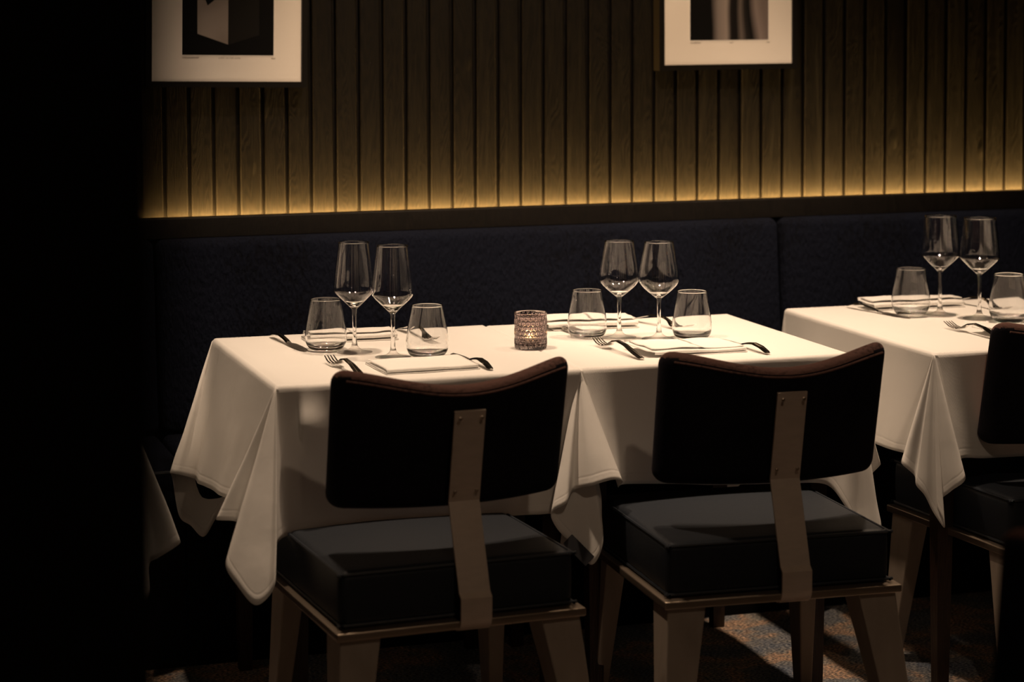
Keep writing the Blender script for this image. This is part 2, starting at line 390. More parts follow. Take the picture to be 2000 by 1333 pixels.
def picture(x0, x1, zb, pr, tilt, label, H=.52, kind=0):
    """x0..x1 outer frame; zb outer frame bottom; pr=(px0,px1,pz0) print"""
    cx = (x0+x1)/2; r = empty('framed_picture', (cx, 5.50, zb), 0); r.rotation_euler = (0, tilt, 0); W = (x1-x0)/2; fwd = -.030
    fr = .0145; mb = MB()
    for b in (box(-W, -W+fr, fwd, .012, 0, H), box(W-fr, W, fwd, .012, 0, H), box(-W+fr, W-fr, fwd, .012, 0, fr), box(-W+fr, W-fr, fwd, .012, H-fr, H)): mb.add(*b)
    mb.build('frame', black_frame, r, False)
    link('mat_board', *box(-W+fr, W-fr, fwd+.008, .004, fr, H-fr), mat_board, r, False)
    a, b, c = pr[0]-cx, pr[1]-cx, pr[2]-zb; y = fwd+.0075
    link('print_border', *box(a-.0018, b+.0018, y-.0004, y+.0003, c-.0022, H-.07), rebate, r, False)
    if kind == 0:
        p = link('print', *box(a, b, y-.0008, y-.0004, c, H-.075), print_black, r, False)
        w_ = b-a
        def quad(nm, P, m_): link(nm, [(a+u*w_, y-.0011, c+v) for u, v in P], [(0, 1, 2, 3)], m_, p, False)
        quad('pale_facet', [(.50, .026), (.165, .052), (.16, .30), (.50, .30)][::-1], print_grey)
        quad('dark_facet', [(.51, .026), (.84, .05), (.84, .30), (.51, .30)], print_dark)
        link('notch', [(a+w_*.25, y-.0014, c+.135), (a+w_*.275, y-.0014, c+.121), (a+w_*.35, y-.0014, c+.135), (a+w_*.3, y-.0014, c+.16)], [(3, 2, 1, 0)], print_black, p, False)
    else:
        p = link('print', *box(-(b-a)/2, (b-a)/2, y-.0008, y-.0004, c, H-.075), print_soft, r, False); p.location = ((a+b)/2, 0, 0)
    # pencilled caption under the print
    rr = random.Random(kind+3)
    def scribble(nm, xa, xb, z, hgt, step=.0022):
        xx = xa; V = []; F = []
        while xx < xb:      # a run of joined pen strokes
            h1 = hgt*rr.uniform(.5, 1); V += [(xx, y-.0005, z), (xx+.0007, y-.0005, z), (xx+step*.5+.0007, y-.0005, z+h1), (xx+step*.5, y-.0005, z+h1)]; xx += step
        k = len(V)//4; F = [(4*i, 4*i+1, 4*i+2, 4*i+3) for i in range(k)]+[(4*i+3, 4*i+2, 4*i+5, 4*i+4) for i in range(k-1)]
        link(nm, V, F, ink, r, False)
    scribble('signature', a, a+.040 if kind == 0 else a+.03, c-.0075, .0030); scribble('edition_mark', b-.006, b+.003, c-.0085, .003)
    if kind: scribble('title', (a+b)/2, (a+b)/2+.010, c-.008, .0028)
    if kind == 0:
        cu = bpy.data.curves.new('title', 'FONT'); cu.body = 'LIGHT IN THE DARK'; cu.size = .0048; cu.align_x = 'CENTER'; cu.space_character = 1.25; 
        t0_ = bpy.data.objects.new('title', cu); C.objects.link(t0_); bpy.context.view_layer.update(); me_ = bpy.data.meshes.new_from_object(t0_); bpy.data.objects.remove(t0_); me_.materials.clear(); me_.materials.append(ink); t_ = bpy.data.objects.new('title', me_); C.objects.link(t_); t_.parent = r; t_.location = ((a+b)/2+.004, y-.0006, c-.0086); t_.rotation_euler = (math.pi/2, 0, 0)
    tag(r, label, 'picture', 'black framed prints hung on the boards')
    return r
picture(.833, 1.2345, 1.291, (.923, 1.150, 1.370), math.radians(1.0), 'framed print of a pale angular block on black, the left of the two pictures', kind=0)
picture(2.172, 2.5665, 1.318, (2.261, 2.484, 1.396), math.radians(-.2), 'framed print of soft grey vertical forms, the right of the two pictures', kind=1)

# ------------------------------------------------------------------ tables and cloths
TZ = .745
def table(x0, x1, y0, y1, label):
    r = empty('dining_table', ((x0+x1)/2, (y0+y1)/2, 0)); W = (x1-x0)/2-.006; D = (y1-y0)/2-.006
    v, f = rbox(W, D, .0125, .004, (2, 2, 2)); link('tabletop', [(x, y, z+TZ-.0165) for x, y, z in v], f, leg_wood, r, True, 35)
    for sx in (-1, 1):
        for sy in (-1, 1):
            xa, ya = sx*(W-.045), sy*(D-.05); V = []
            for z, h in ((0, .014), (TZ-.029, .023)): V += [(xa-h, ya-h, z), (xa+h, ya-h, z), (xa+h, ya+h, z), (xa-h, ya+h, z)]
            link('leg', V, BF, leg_wood, r, False)
    mb = MB(); a = W-.06; b = D-.065
    for bb in (box(-a, a, -b-.01, -b+.01, .65, TZ-.029), box(-a, a, b-.01, b+.01, .65, TZ-.029), box(-a-.01, -a+.01, -b, b, .65, TZ-.029), box(a-.01, a+.01, -b, b, .65, TZ-.029)): mb.add(*bb)
    mb.build('apron', leg_wood, r, False)
    tag(r, label, 'table', 'dark wooden tables under white cloths'); return r

def cloth(x0, x1, y0, y1, corners, sides, label, seed, nseg=14, dents=()):
    """Square cloth over a rectangular top. The skirt is ruled between the table edge and a hem line.
    order round the table: BL, left side, FL, front side, FR, right side, BR, back side"""
    K = dict(BL=(x0, y1), FL=(x0, y0), FR=(x1, y0), BR=(x1, y1))
    O = dict(BL=(-1, 1), FL=(-1, -1), FR=(1, -1), BR=(1, 1))
    nodes = []   # (top xy, outward, hem xyz)
    order = ['BL', 'FL', 'FR', 'BR']; side_after = dict(BL='left', FL='front', FR='right', BR='back')
    nrm = dict(left=(-1, 0), front=(0, -1), right=(1, 0), back=(0, 1))
    for ci, c in enumerate(order):
        for h in corners[c]: nodes.append((K[c], O[c], h, 1))
        s = side_after[c]; nx = order[(ci+1) % 4]; pts = sides[s]; a = K[c]; b = K[nx]
        for (t, out, z) in pts:
            p = (a[0]+(b[0]-a[0])*t, a[1]+(b[1]-a[1])*t); n_ = nrm[s]
            nodes.append((p, n_, (p[0]+n_[0]*out, p[1]+n_[1]*out, z), 0))
    tops = [np.array(n[0], float) for n in nodes]
    hem = spline([n[2] for n in nodes], nseg, True)
    M = len(hem); top = []; outw = []; kc = []
    for i in range(len(nodes)):
        a, b = nodes[i], nodes[(i+1) % len(nodes)]
        for j in range(nseg):
            t = j/nseg; top.append(tops[i]*(1-t)+tops[(i+1) % len(nodes)]*t)
            o_ = np.array(a[1], float)*(1-t)+np.array(b[1], float)*t; outw.append(o_/max(np.linalg.norm(o_), .3)); kc.append(a[3]*(1-t)+b[3]*t)
    rows = [0, .004, .012, .025] + list(np.linspace(.05, 1, 30))
    V = []; UV = []; F = []
    arc = 0
    for i in range(M):
        if i: arc += float(np.linalg.norm(np.array(hem[i])-np.array(hem[i-1])))
        T = np.array([top[i][0], top[i][1], TZ]); H_ = np.array(hem[i]); n_ = np.array([outw[i][0], outw[i][1], 0.]); ln = float(np.linalg.norm(H_-T))
        for k, v in enumerate(rows):
            if k == 0: P = T-n_*.006
            elif k == 1: P = T-n_*.002+np.array([0, 0, -.0010])
            elif k == 2: P = T+n_*.0012+np.array([0, 0, -.004])
            else:
                P = T+(H_-T)*v+n_*.0022*(1-v)
                wv = noise.noise(Vector((P[0]*6+seed, P[1]*6, P[2]*4)))*.010*v + noise.noise(Vector((P[0]*19+seed, P[1]*19, P[2]*9)))*.0028*v
                P = P+n_*wv
                for (bx, bz, amp, rad) in dents:
                    if abs(P[1]-y0) < .06 and kc[i] < .5:
                        P = P+n_*amp*math.exp(-((P[0]-bx)**2+((P[2]-bz)*.8)**2)/rad**2)
            V.append(P); UV.append((arc, ln*(1-v)))
    R = len(rows)
    for i in range(M):
        j = (i+1) % M
        for k in range(R-1): F.append((i*R+k, i*R+k+1, j*R+k+1, j*R+k))
    # top sheet: grid inside the first ring with gentle ripples, joined by a fan of rings
    cx, cy = (x0+x1)/2, (y0+y1)/2; prev = [i*R for i in range(M)]; steps = 16
    for s in range(1, steps+1):
        q = 1-s/steps; cur = []
        for i in range(M):
            b = V[i*R]; P = np.array([cx+(b[0]-cx)*q, cy+(b[1]-cy)*q, TZ])
            e = min(1, (1-q)*6)
            P[2] += e*(.0012*noise.noise(Vector((P[0]*9+seed, P[1]*9, 1)))+.0006*noise.noise(Vector((P[0]*30, P[1]*14+seed, 2))))
            if s == steps:
                if i == 0: V.append(P); UV.append((P[0], .3+P[1])); cen = len(V)-1
                cur.append(cen)
            else: V.append(P); UV.append((P[0], .3+P[1])); cur.append(len(V)-1)
        for i in range(M):
            j = (i+1) % M
            if s == steps: F.append((prev[i], prev[j], cen))
            else: F.append((prev[i], prev[j], cur[j], cur[i]))
        prev = cur
    o = link('tablecloth', V, F, linen, None, True, None, UV)
    bm = bmesh.new(); bm.from_mesh(o.data); bmesh.ops.remove_doubles(bm, verts=bm.verts, dist=2e-5); bm.to_mesh(o.data); bm.free()
    sol = o.modifiers.new('thickness', 'SOLIDIFY'); sol.thickness = .0007; sol.offset = 1
    # origin at the middle of the top
    tag(o, label, 'tablecloth', 'white linen tablecloths')
    return o

def flap(x, y, sx, sy, z=TZ, sw=0):
    """generic hanging corner of a square cloth: direction (sx,sy) outward"""
    a = [(-sx*.01+sx*.028, sy*.0, -.30), (sx*.085, -sy*.02, -.285), (sx*.055, sy*.012, -.345), (sx*.05+sw, sy*.05, -.425), (sx*.015, sy*.055, -.36), (-sx*.02, sy*.085, -.285), (0, sy*.028, -.30)]
    pts = [(x+p[0], y+p[1], z+p[2]) for p in a]
    return pts
OV = .295
# joined pair, left table
x0, x1, y0, y1 = .905, 1.538, 4.312, 4.985
table(x0, x1, y0, y1, 'dark table under the left cloth of the joined pair')
cl = cloth(x0, x1, y0, y1, dict(
    BL=[(1.02, 5.0, .490), (.974, 4.945, .42), (.905, 4.94, .355), (.868, 4.935, .308), (.838, 4.935, .335), (.812, 4.935, .360), (.796, 4.93, .44), (.780, 4.865, .472), (.782, 4.855, .473), (.812, 4.868, .463)],
    FL=[(.848, 4.42, .492), (.86, 4.35, .50), (.780, 4.28, .498), (.822, 4.275, .488), (.800, 4.24, .45), (.785, 4.21, .42), (.805, 4.195, .385), (.832, 4.18, .350), (.858, 4.18, .362), (.872, 4.18, .391), (.880, 4.225, .44), (.915, 4.285, .452)],
    FR=[(1.475, 4.30, .45), (1.505, 4.33, .42), (1.50, 4.345, .37), (1.52, 4.36, .34), (1.53, 4.37, .40), (1.53, 4.40, .45)],
    BR=[(1.528, 4.93, .47), (1.50, 4.935, .40), (1.49, 4.93, .35), (1.47, 4.93, .41), (1.45, 4.99, .49)]),
    dict(left=[(.14, .062, .448), (.165, .064, .449), (.35, .064, .459), (.55, .060, .472), (.74, .052, .485)],
         front=[(.14, .020, .458), (.3, .006, .455), (.5, .012, .452), (.7, .004, .452), (.85, .012, .452)],
         right=[(.15, -.006, .45), (.5, -.007, .45), (.85, -.006, .45)],
         back=[(.2, .010, .49), (.5, .012, .49), (.8, .010, .49)]),
    'white tablecloth on the left table, its pointed corner hanging free beside the left chair', 1, dents=((.962, .665, .016, .030), (1.0, .56, -.008, .05)))
# joined pair, right table
x0, x1, y0, y1 = 1.541, 2.150, 4.322, 4.970
table(x0, x1, y0, y1, 'dark table under the right cloth of the joined pair')
cl2 = cloth(x0, x1, y0, y1, dict(
    BL=[(1.64, 4.985, .49), (1.60, 4.93, .40), (1.58, 4.925, .35), (1.552, 4.93, .40), (1.549, 4.92, .45)],
    FL=[(1.552, 4.40, .46), (1.572, 4.30, .50), (1.566, 4.26, .45), (1.558, 4.235, .395), (1.534, 4.235, .357), (1.50, 4.255, .395), (1.468, 4.262, .432), (1.458, 4.262, .463), (1.482, 4.240, .486), (1.508, 4.268, .505), (1.533, 4.228, .521), (1.574, 4.222, .531), (1.603, 4.240, .522), (1.606, 4.272, .503)],
    FR=[(2.085, 4.295, .47), (2.120, 4.262, .42), (2.150, 4.250, .355), (2.175, 4.252, .335), (2.214, 4.285, .382), (2.192, 4.33, .45), (2.222, 4.315, .503), (2.182, 4.37, .478)],
    BR=[(2.18, 4.90, .46), (2.20, 4.935, .43), (2.17, 4.93, .34), (2.12, 4.93, .34), (2.08, 4.98, .49)]),
    dict(left=[(.15, -.006, .45), (.5, -.007, .45), (.82, -.006, .45)],
         front=[(.16, .010, .500), (.35, .004, .490), (.55, .008, .480), (.75, .01, .475)],
         right=[(.15, .022, .465), (.5, .026, .465), (.85, .022, .46)],
         back=[(.2, .012, .49), (.5, .014, .49), (.8, .012, .49)]),
    'white tablecloth on the middle table, with a black tag at its left hanging corner', 2)
# black tag sewn at the corner
a = Vector((1.487, 4.2545, .409)); b = Vector((1.527, 4.2345, .365)); d = (b-a); n_ = Vector((.28, -.95, .12)).normalized(); s_ = d.cross(n_).normalized()*.014
q = [a-s_, b-s_, b+s_, a+s_]; V = [p+n_*.003 for p in q]+[p+n_*.0055 for p in q]
link('corner_tag', V, BF, black_tag, cl2, False)['label'] = 'small black tag sewn at the corner'
# separate table on the right
x0, x1, y0, y1 = 2.322, 2.975, 4.262, 5.01
table(x0, x1, y0, y1, 'dark table under the cloth of the separate right table')
cloth(x0, x1, y0, y1, dict(
    BL=[(2.40, 5.03, .495), (2.35, 5.05, .49), (2.30, 5.04, .49), (2.285, 4.99, .49), (2.292, 4.92, .50)],
    FL=[(2.296, 4.40, .512), (2.302, 4.34, .512), (2.241, 4.254, .515), (2.262, 4.235, .490), (2.262, 4.225, .470), (2.275, 4.214, .450), (2.290, 4.205, .415), (2.304, 4.190, .388), (2.307, 4.184, .386), (2.303, 4.180, .398), (2.298, 4.202, .432), (2.322, 4.185, .462), (2.353, 4.178, .488), (2.366, 4.225, .520)],
    FR=[(2.93, 4.24, .51), (2.96, 4.2, .46), (3.0, 4.2, .37), (3.03, 4.23, .40), (3.03, 4.27, .47), (3.0, 4.33, .51)],
    BR=[(3.0, 4.95, .51), (3.03, 5.03, .495), (3.0, 5.05, .49), (2.93, 5.03, .495)]),
    dict(left=[(.2, .030, .506), (.45, .028, .508), (.7, .030, .511)],
         front=[(.2, .008, .512), (.45, .004, .506), (.75, .008, .506)],
         right=[(.2, .026, .51), (.5, .03, .51), (.8, .026, .51)],
         back=[(.2, .016, .5), (.5, .018, .5), (.8, .016, .5)]),
    'white tablecloth on the right table, two pointed folds hanging at its left corner', 3)
# table at the far left, mostly hidden by the partition
x0, x1, y0, y1 = -.05, .60, 4.29, 4.96
table(x0, x1, y0, y1, 'dark table under the unlit cloth at the far left')
cloth(x0, x1, y0, y1, dict(
    BL=flap(x0, y1, -1, 1), FL=flap(x0, y0, -1, -1),
    FR=[(.585, 4.262, .45), (.59, 4.235, .42), (.615, 4.225, .365), (.638, 4.235, .372), (.641, 4.250, .425), (.66, 4.255, .437), (.706, 4.262, .462), (.66, 4.32, .455), (.628, 4.40, .45)],
    BR=flap(x1, y1, 1, 1)[::-1]),
    dict(left=[(.2, .022, .45), (.5, .026, .45), (.8, .022, .45)], front=[(.2, .022, .45), (.5, .026, .45), (.8, .022, .45)],
         right=[(.2, .024, .45), (.5, .028, .45), (.8, .022, .45)], back=[(.2, .012, .45), (.5, .014, .45), (.8, .012, .45)]),
    'tablecloth in shadow at the far left, only a pointed corner showing', 5)

# ------------------------------------------------------------------ chairs
def make_chair():
    r = empty('dining_chair')
    def bend(x, y, z):   # backrest: hollow in plan, dipped in the middle of its top, leaning back
        t = z/.136; u = x/.236
        yy = y+.066*(u*u)-.22*z
        zz = z-(.5+.5*t)*.034*max(0, math.cos(u*math.pi/2))**1.6
        ww = x*(1-.012*(1-t)/2)+.020
        return (ww, yy, zz)
    v, f = rbox(.236, .028, .136, .027, (30, 2, 18), bend)
    ob = [(x, y-.165, z+.684) for x, y, z in v]
    # front and top in brown velvet, rear panel in black cloth: two meshes meeting at the piping
    rear = []; front = []
    for q in f:
        c = sum((Vector(v[i]) for i in q), Vector())/len(q); u = (c.x-.02)/.236; yl = c.y-.066*u*u+.22*c.z
        a_, b_, c_ = (Vector(v[i]) for i in q[:3]); nz_ = (b_-a_).cross(c_-a_).normalized().z
        (front if yl > .014 or (c.z > .06 and abs(nz_) > .42) else rear).append(q)
    def sub(fs):
        ids = sorted({i for q in fs for i in q}); mp = {i: k for k, i in enumerate(ids)}; return [ob[i] for i in ids], [tuple(mp[i] for i in q) for q in fs]
    bk = link('backrest', *sub(front), back_velvet, r, True, None)
    link('rear_panel', *sub(rear), back_plain, bk, True, None)
    pts = []
    for k in range(41):
        x = -.218+.436*k/40; p = bend(x, -.0268, .116); pts.append((p[0], p[1]-.165, p[2]+.684+.001))
    b = MB(); b.add(*tube(pts, .0026, 6)); b.build('piping', back_velvet, bk)
    # cushion
    def puff(x, y, z):
        return (x*(1+.010*math.cos(z/.05*1.2)), y, z+(.010*math.cos(x/.23*1.5)*math.cos(y/.22*1.5) if z > 0 else 0))
    v, f = rbox(.229, .229, .0525, .016, (16, 16, 4), puff)
    cs = link('seat_cushion', [(x, y+.012, z+.4065) for x, y, z in v], f, leather, r, True, None)
    for zz, ex in ((.4545, .2285), (.3605, .2290)):
        pts = []; rr = .022; e = ex
        for cx, cy, a0 in ((e-rr, e-rr, 0), (-e+rr, e-rr, 90), (-e+rr, -e+rr, 180), (e-rr, -e+rr, 270)):
            for k in range(5): a = math.radians(a0+k*22.5); pts.append((cx+rr*math.cos(a), cy+.012+rr*math.sin(a), zz))
        P = spline(pts, 2, True); b = MB(); b.add(*tube(P, .0032, 6, True)); b.build('piping', leather, cs)
    v, f = rbox(.245, .245, .008, .003, (2, 2, 2)); link('seat_frame', [(x, y, z+.3465) for x, y, z in v], f, frame_metal, r, True, 35)
    # bronze strap up the rear
    pth = [(-.20, .332), (-.224, .332)]+[(-.224-.030*math.sin(a), .362-.030*math.cos(a)) for a in np.linspace(.2, 1.6, 8)]+[(-.2545, .398), (-.2440, .4065), (-.189, .566), (-.190, .570), (-.2265, .742)]
    V, F = strip(pth, 0, .061, .005); st = link('back_strap', [(x+.021, y, z) for x, y, z in V], F, strap_metal, r, True, 20)
    st['label'] = 'bronze metal strap up the rear of the backrest'
    for sx in (-1, 1):
        for (y, z) in ((-.2325, .729), (-.2005, .586)):
            b = MB(); V, F = lathe([(0, .0010), (.0026, .0007), (.0034, 0), (.0034, -.002)], 12); M_ = Matrix.Rotation(math.radians(90+12), 4, 'X')
            b.add([M_ @ Vector(p)+Vector((.021+sx*.0215, y, z)) for p in V], F); b.build('screw', frame_metal, st)
    for sx in (-1, 1):
        for sy in (-1, 1):
            V = []
            for z, wx, wy, ox, oy in (((.339, .078, .088, 0, 0), (0, .044, .048, .030, .058)) if sy < 0 else ((.339, .044, .085, 0, 0), (0, .026, .040, .012, .02))):
                xo = sx*(.236+ox); yo = sy*(.234+oy); xi = sx*(.236+ox-wx); yi = sy*(.234+oy-wy)
                xa, xb = sorted((xo, xi)); ya, yb = sorted((yo, yi)); V += [(xa, ya, z), (xb, ya, z), (xb, yb, z), (xa, yb, z)]
            o = link('leg', V, BF, leg_paint, r, False); bv = o.modifiers.new('edge', 'BEVEL'); bv.width = .003; bv.segments = 2
    return r
ch = make_chair()
G = 'upholstered chairs at the tables'
ch.location = (1.158, 4.170, 0); ch.rotation_euler = (0, 0, math.radians(3.3))
tag(ch, 'dark chair with bronze back strap at the left table, left of the two whole chairs', 'chair', G)
for loc, rz, lb in (((1.827, 4.158, 0), -2.8, 'dark chair with bronze back strap before the middle table, right of the two whole chairs'),
                    ((2.623, 4.324, 0), 4.3, 'dark chair cut by the right edge, its steel seat rim showing below the right cloth')):
    c = copy_tree(ch); c.location = loc; c.rotation_euler = (0, 0, math.radians(rz)); c['label'] = lb
# the near chair whose blurred shoulder enters at the lower right
D = 2.84; lat = (1992-1000)/4400*D
p = Vector((lat*math.cos(TH)+D*math.sin(TH), -lat*math.sin(TH)+D*math.cos(TH), 0))
c = copy_tree(ch); c.rotation_euler = (0, 0, -math.radians(12)); c.location = (p.x+.235, p.y+.10, 0)
c['label'] = 'blurred brown shoulder of a near chair at the lower right edge'

# ------------------------------------------------------------------ glassware
def smooth_prof(pts, n=5): return [(max(0, p[0]), p[1]) for p in spline([(a, b, 0) for a, b in pts], n)]
def wine_glass(kind):
    r = empty('wine_glass')
    if kind == 'a':
        outer = [(.0052, .094), (.011, .100), (.024, .113), (.0365, .1255), (.0418, .133), (.0424, .140), (.0408, .160), (.0375, .190), (.0345, .213), (.0313, .2375)]; zs = .094; top = .2375
    elif kind == 'b':
        outer = [(.0052, .091), (.011, .096), (.022, .105), (.034, .116), (.0415, .126), (.0437, .134), (.0428, .148), (.0395, .170), (.0352, .194), (.0307, .217)]; zs = .091; top = .217
    else:
        outer = [(.0052, .104), (.010, .109), (.022, .120), (.036, .1335), (.0435, .1415), (.0452, .1455), (.0447, .150), (.0425, .172), (.0395, .203), (.0358, .238)]; zs = .104; top = .238
    o_ = smooth_prof(outer, 6); th = .0011
    inner = [(max(0, a-th*(1 if i > 10 else 1)), b+.0004) for i, (a, b) in enumerate(o_)][::-1]
    # inner bottom closes above the stem
    inn = [p for p in inner if p[1] > outer[2][1]-.002]
    inn += smooth_prof([inn[-1], (outer[1][0]*.8, outer[1][1]+.004), (0.004, outer[1][1]+.0015), (0, outer[1][1]+.001)], 4)[1:]
    lip = [(o_[-1][0]-th*.3, top+.0008), (o_[-1][0]-th*.75, top+.0008)]
    b = MB(); b.add(*lathe(o_+lip+inn, 72)); b.build('bowl', clear_glass, r, True, None)
    st = smooth_prof([(.0075, .0125), (.0052, .022), (.0042, .040), (.0040, .060), (.0042, .080), (.0052, zs)], 5)
    b = MB(); b.add(*lathe(st, 40)); b.build('stem', stem_glass, r, True, None)
    ft = [(0, .0006), (.02, .0006), (.0345, .0003), (.0368, .0006), (.0372, .0014), (.0362, .0022)]+smooth_prof([(.0362, .0022), (.024, .0042), (.014, .0072), (.0075, .0125)], 5)[1:]
    b = MB(); b.add(*lathe(ft, 72)); b.build('foot', foot_glass, r, True, None)
    return r
def tumbler(kind):
    if kind == 'a': outer = [(.0, .0), (.022, .0002), (.032, .0012), (.0385, .006), (.0435, .015), (.0455, .026), (.0448, .040), (.0415, .065), (.0372, .088), (.0335, .109)]; fl = .010
    elif kind == 'b': outer = [(.0, .0), (.024, .0002), (.034, .0012), (.0395, .006), (.0430, .014), (.0442, .024), (.0432, .040), (.0405, .062), (.0368, .084), (.0338, .104)]; fl = .009
    else: outer = [(.0, .0), (.020, .0002), (.029, .0012), (.0355, .006), (.0415, .015), (.0455, .027), (.0458, .040), (.0435, .062), (.0388, .085), (.0348, .112)]; fl = .014
    o_ = smooth_prof(outer, 6); th = .0013
    inner = [(a-th, b) for a, b in o_[::-1] if b > fl+.008]
    inn = inner+smooth_prof([inner[-1], (inner[-1][0]-.006, fl+.0025), (.02, fl+.0003), (0, fl)], 5)[1:]
    lip = [(o_[-1][0]-th*.3, outer[-1][1]+.0009), (o_[-1][0]-th*.75, outer[-1][1]+.0009)]
    b = MB(); b.add(*lathe(o_+lip+inn, 72)); return b.build('tumbler', clear_glass, None, True, None)
ZT = TZ+.0022
GW = 'wine glasses on the tables'; GT = 'stemless tumblers on the tables'
for kind, spots in dict(a=[((1.151, 4.667), 'empty wine glass on the left table, left of its pair'), ((1.211, 4.572), 'empty wine glass on the left table, right of its pair beside the front tumbler')],
                        b=[((1.762, 4.681), 'empty wine glass on the middle table, left of its pair'), ((1.837, 4.630), 'empty wine glass on the middle table, right of its pair')],
                        c=[((2.612, 4.769), 'tall angular wine glass on the right table, left of its pair'), ((2.669, 4.683), 'tall angular wine glass on the right table, right of its pair')]).items():
    g = wine_glass(kind)
    for i, ((x, y), lb) in enumerate(spots):
        o = g if i == 0 else copy_tree(g); o.location = (x, y, ZT); o.rotation_euler = (0, 0, i*1.3); o.scale = (1.04, 1.04, 1); tag(o, lb, 'wine glass', GW)
for kind, spots in dict(a=[((1.103, 4.730), 'empty tumbler in front of the folded napkin at the back of the left table'), ((1.2835, 4.562), 'empty tumbler on the left table, right of the wine glasses')],
                        b=[((1.7005, 4.7215), 'empty tumbler on the middle table, between candle and wine glasses'), ((1.915, 4.627), 'empty tumbler on the middle table, right of the wine glasses')],
                        c=[((2.544, 4.787), 'rounded tumbler on the right table, left of the wine glasses'), ((2.706, 4.612), 'rounded tumbler on the right table, cut by the right edge')]).items():
    g = tumbler(kind)
    for i, ((x, y), lb) in enumerate(spots):
        o = g if i == 0 else g.copy()
        if i: C.objects.link(o)
        o.location = (x, y, ZT); tag(o, lb, 'tumbler', GT)

# candle holder with honeycomb relief
def candle(x, y):
    R0 = .0352; H = .0775; na = 420; nz = 150; cells = 20; cw = 2*math.pi*R0/cells; rowh = cw*.866*1.12
    V = []; F = []
    def hexd(a, z):
        s = a/(2*math.pi)*cells; best = 9
        rr = z/rowh
        for k in (math.floor(rr), math.floor(rr)+1):
            off = .5 if k % 2 else 0
            ss = round(s-off)+off; dx = (s-ss)*cw; dz = (rr-k)*rowh
            q = max(abs(dx), abs(dx)*.5+abs(dz)*.80); best = min(best, q)
        return best
    for j in range(nz+1):
        z = H*j/nz
        for i in range(na):
            a = 2*math.pi*i/na; r_ = R0
            if .006 < z < H-.004:
                q = hexd(a, z-.004)/(cw*.5); r_ = R0-.0019*(1-min(1, max(0, q))**6)+.0004
            elif z <= .006: r_ = R0-.0004-.0012*(1-z/.006)+.0007*math.sin(a*20)
            V.append((r_*math.cos(a), r_*math.sin(a), z))
    for j in range(nz):
        for i in range(na): F.append((j*na+i, j*na+(i+1) % na, (j+1)*na+(i+1) % na, (j+1)*na+i))
    n0 = len(V); ring = []
    prof = [(R0-.0006, H+.0008), (R0-.0030, H+.0006), (R0-.0036, H-.002), (R0-.0038, .03), (R0-.0040, .012), (R0-.008, .0085), (0, .008)]
    prev = [nz*na+i for i in range(na)]
    for (r_, z) in prof:
        if r_ == 0: V.append((0, 0, z)); c_ = len(V)-1; F += [(prev[i], prev[(i+1) % na], c_) for i in range(na)]
        else:
            cur = list(range(len(V), len(V)+na)); V += [(r_*math.cos(2*math.pi*i/na), r_*math.sin(2*math.pi*i/na), z) for i in range(na)]
            F += [(prev[i], prev[(i+1) % na], cur[(i+1) % na], cur[i]) for i in range(na)]; prev = cur
    V.append((0, 0, .0004)); c_ = len(V)-1; F += [((i+1) % na, i, c_) for i in range(na)]
    o = link('candle_holder', V, F, smoke_glass, None, True, 60); o.location = (x, y, ZT)
    tag(o, 'smoked honeycomb glass candle holder between the two table settings', 'candle holder')
    t = empty('tea_light', (x-.002, y, ZT+.0086))
    b = MB(); b.add(*lathe([(0, 0), (.0185, 0), (.0187, .0005), (.0190, .0150), (.0186, .0150), (.0184, .0135)], 48)); b.build('tin_cup', tin, t, True, 40)
    b = MB(); b.add(*lathe([(.0184, .0135), (.012, .0126), (0, .0124)], 40)); b.build('wax', wax, t)
    b = MB(); b.add(*tube([(0, 0, .012), (.0003, 0, .014), (.0008, 0, .0158)], .0006, 6)); b.build('wick', wick_m, t)
    b = MB(); b.add(*lathe([(0, .0140), (.0020, .0150), (.0028, .0168), (.0025, .0188), (.0014, .0212), (.0004, .0234), (0, .0238)], 20)); b.build('flame', flame_m, t)
    d = bpy.data.lights.new('candle_light', 'POINT'); d.energy = .10; d.color = (1, .55, .2); d.shadow_soft_size = .0022
    lo = bpy.data.objects.new('candle_light', d); C.objects.link(lo); lo.parent = t; lo.location = (0, 0, .0185)
    tag(t, 'lit tea light burning inside the smoked glass holder', 'candle')
candle(1.528, 4.604)

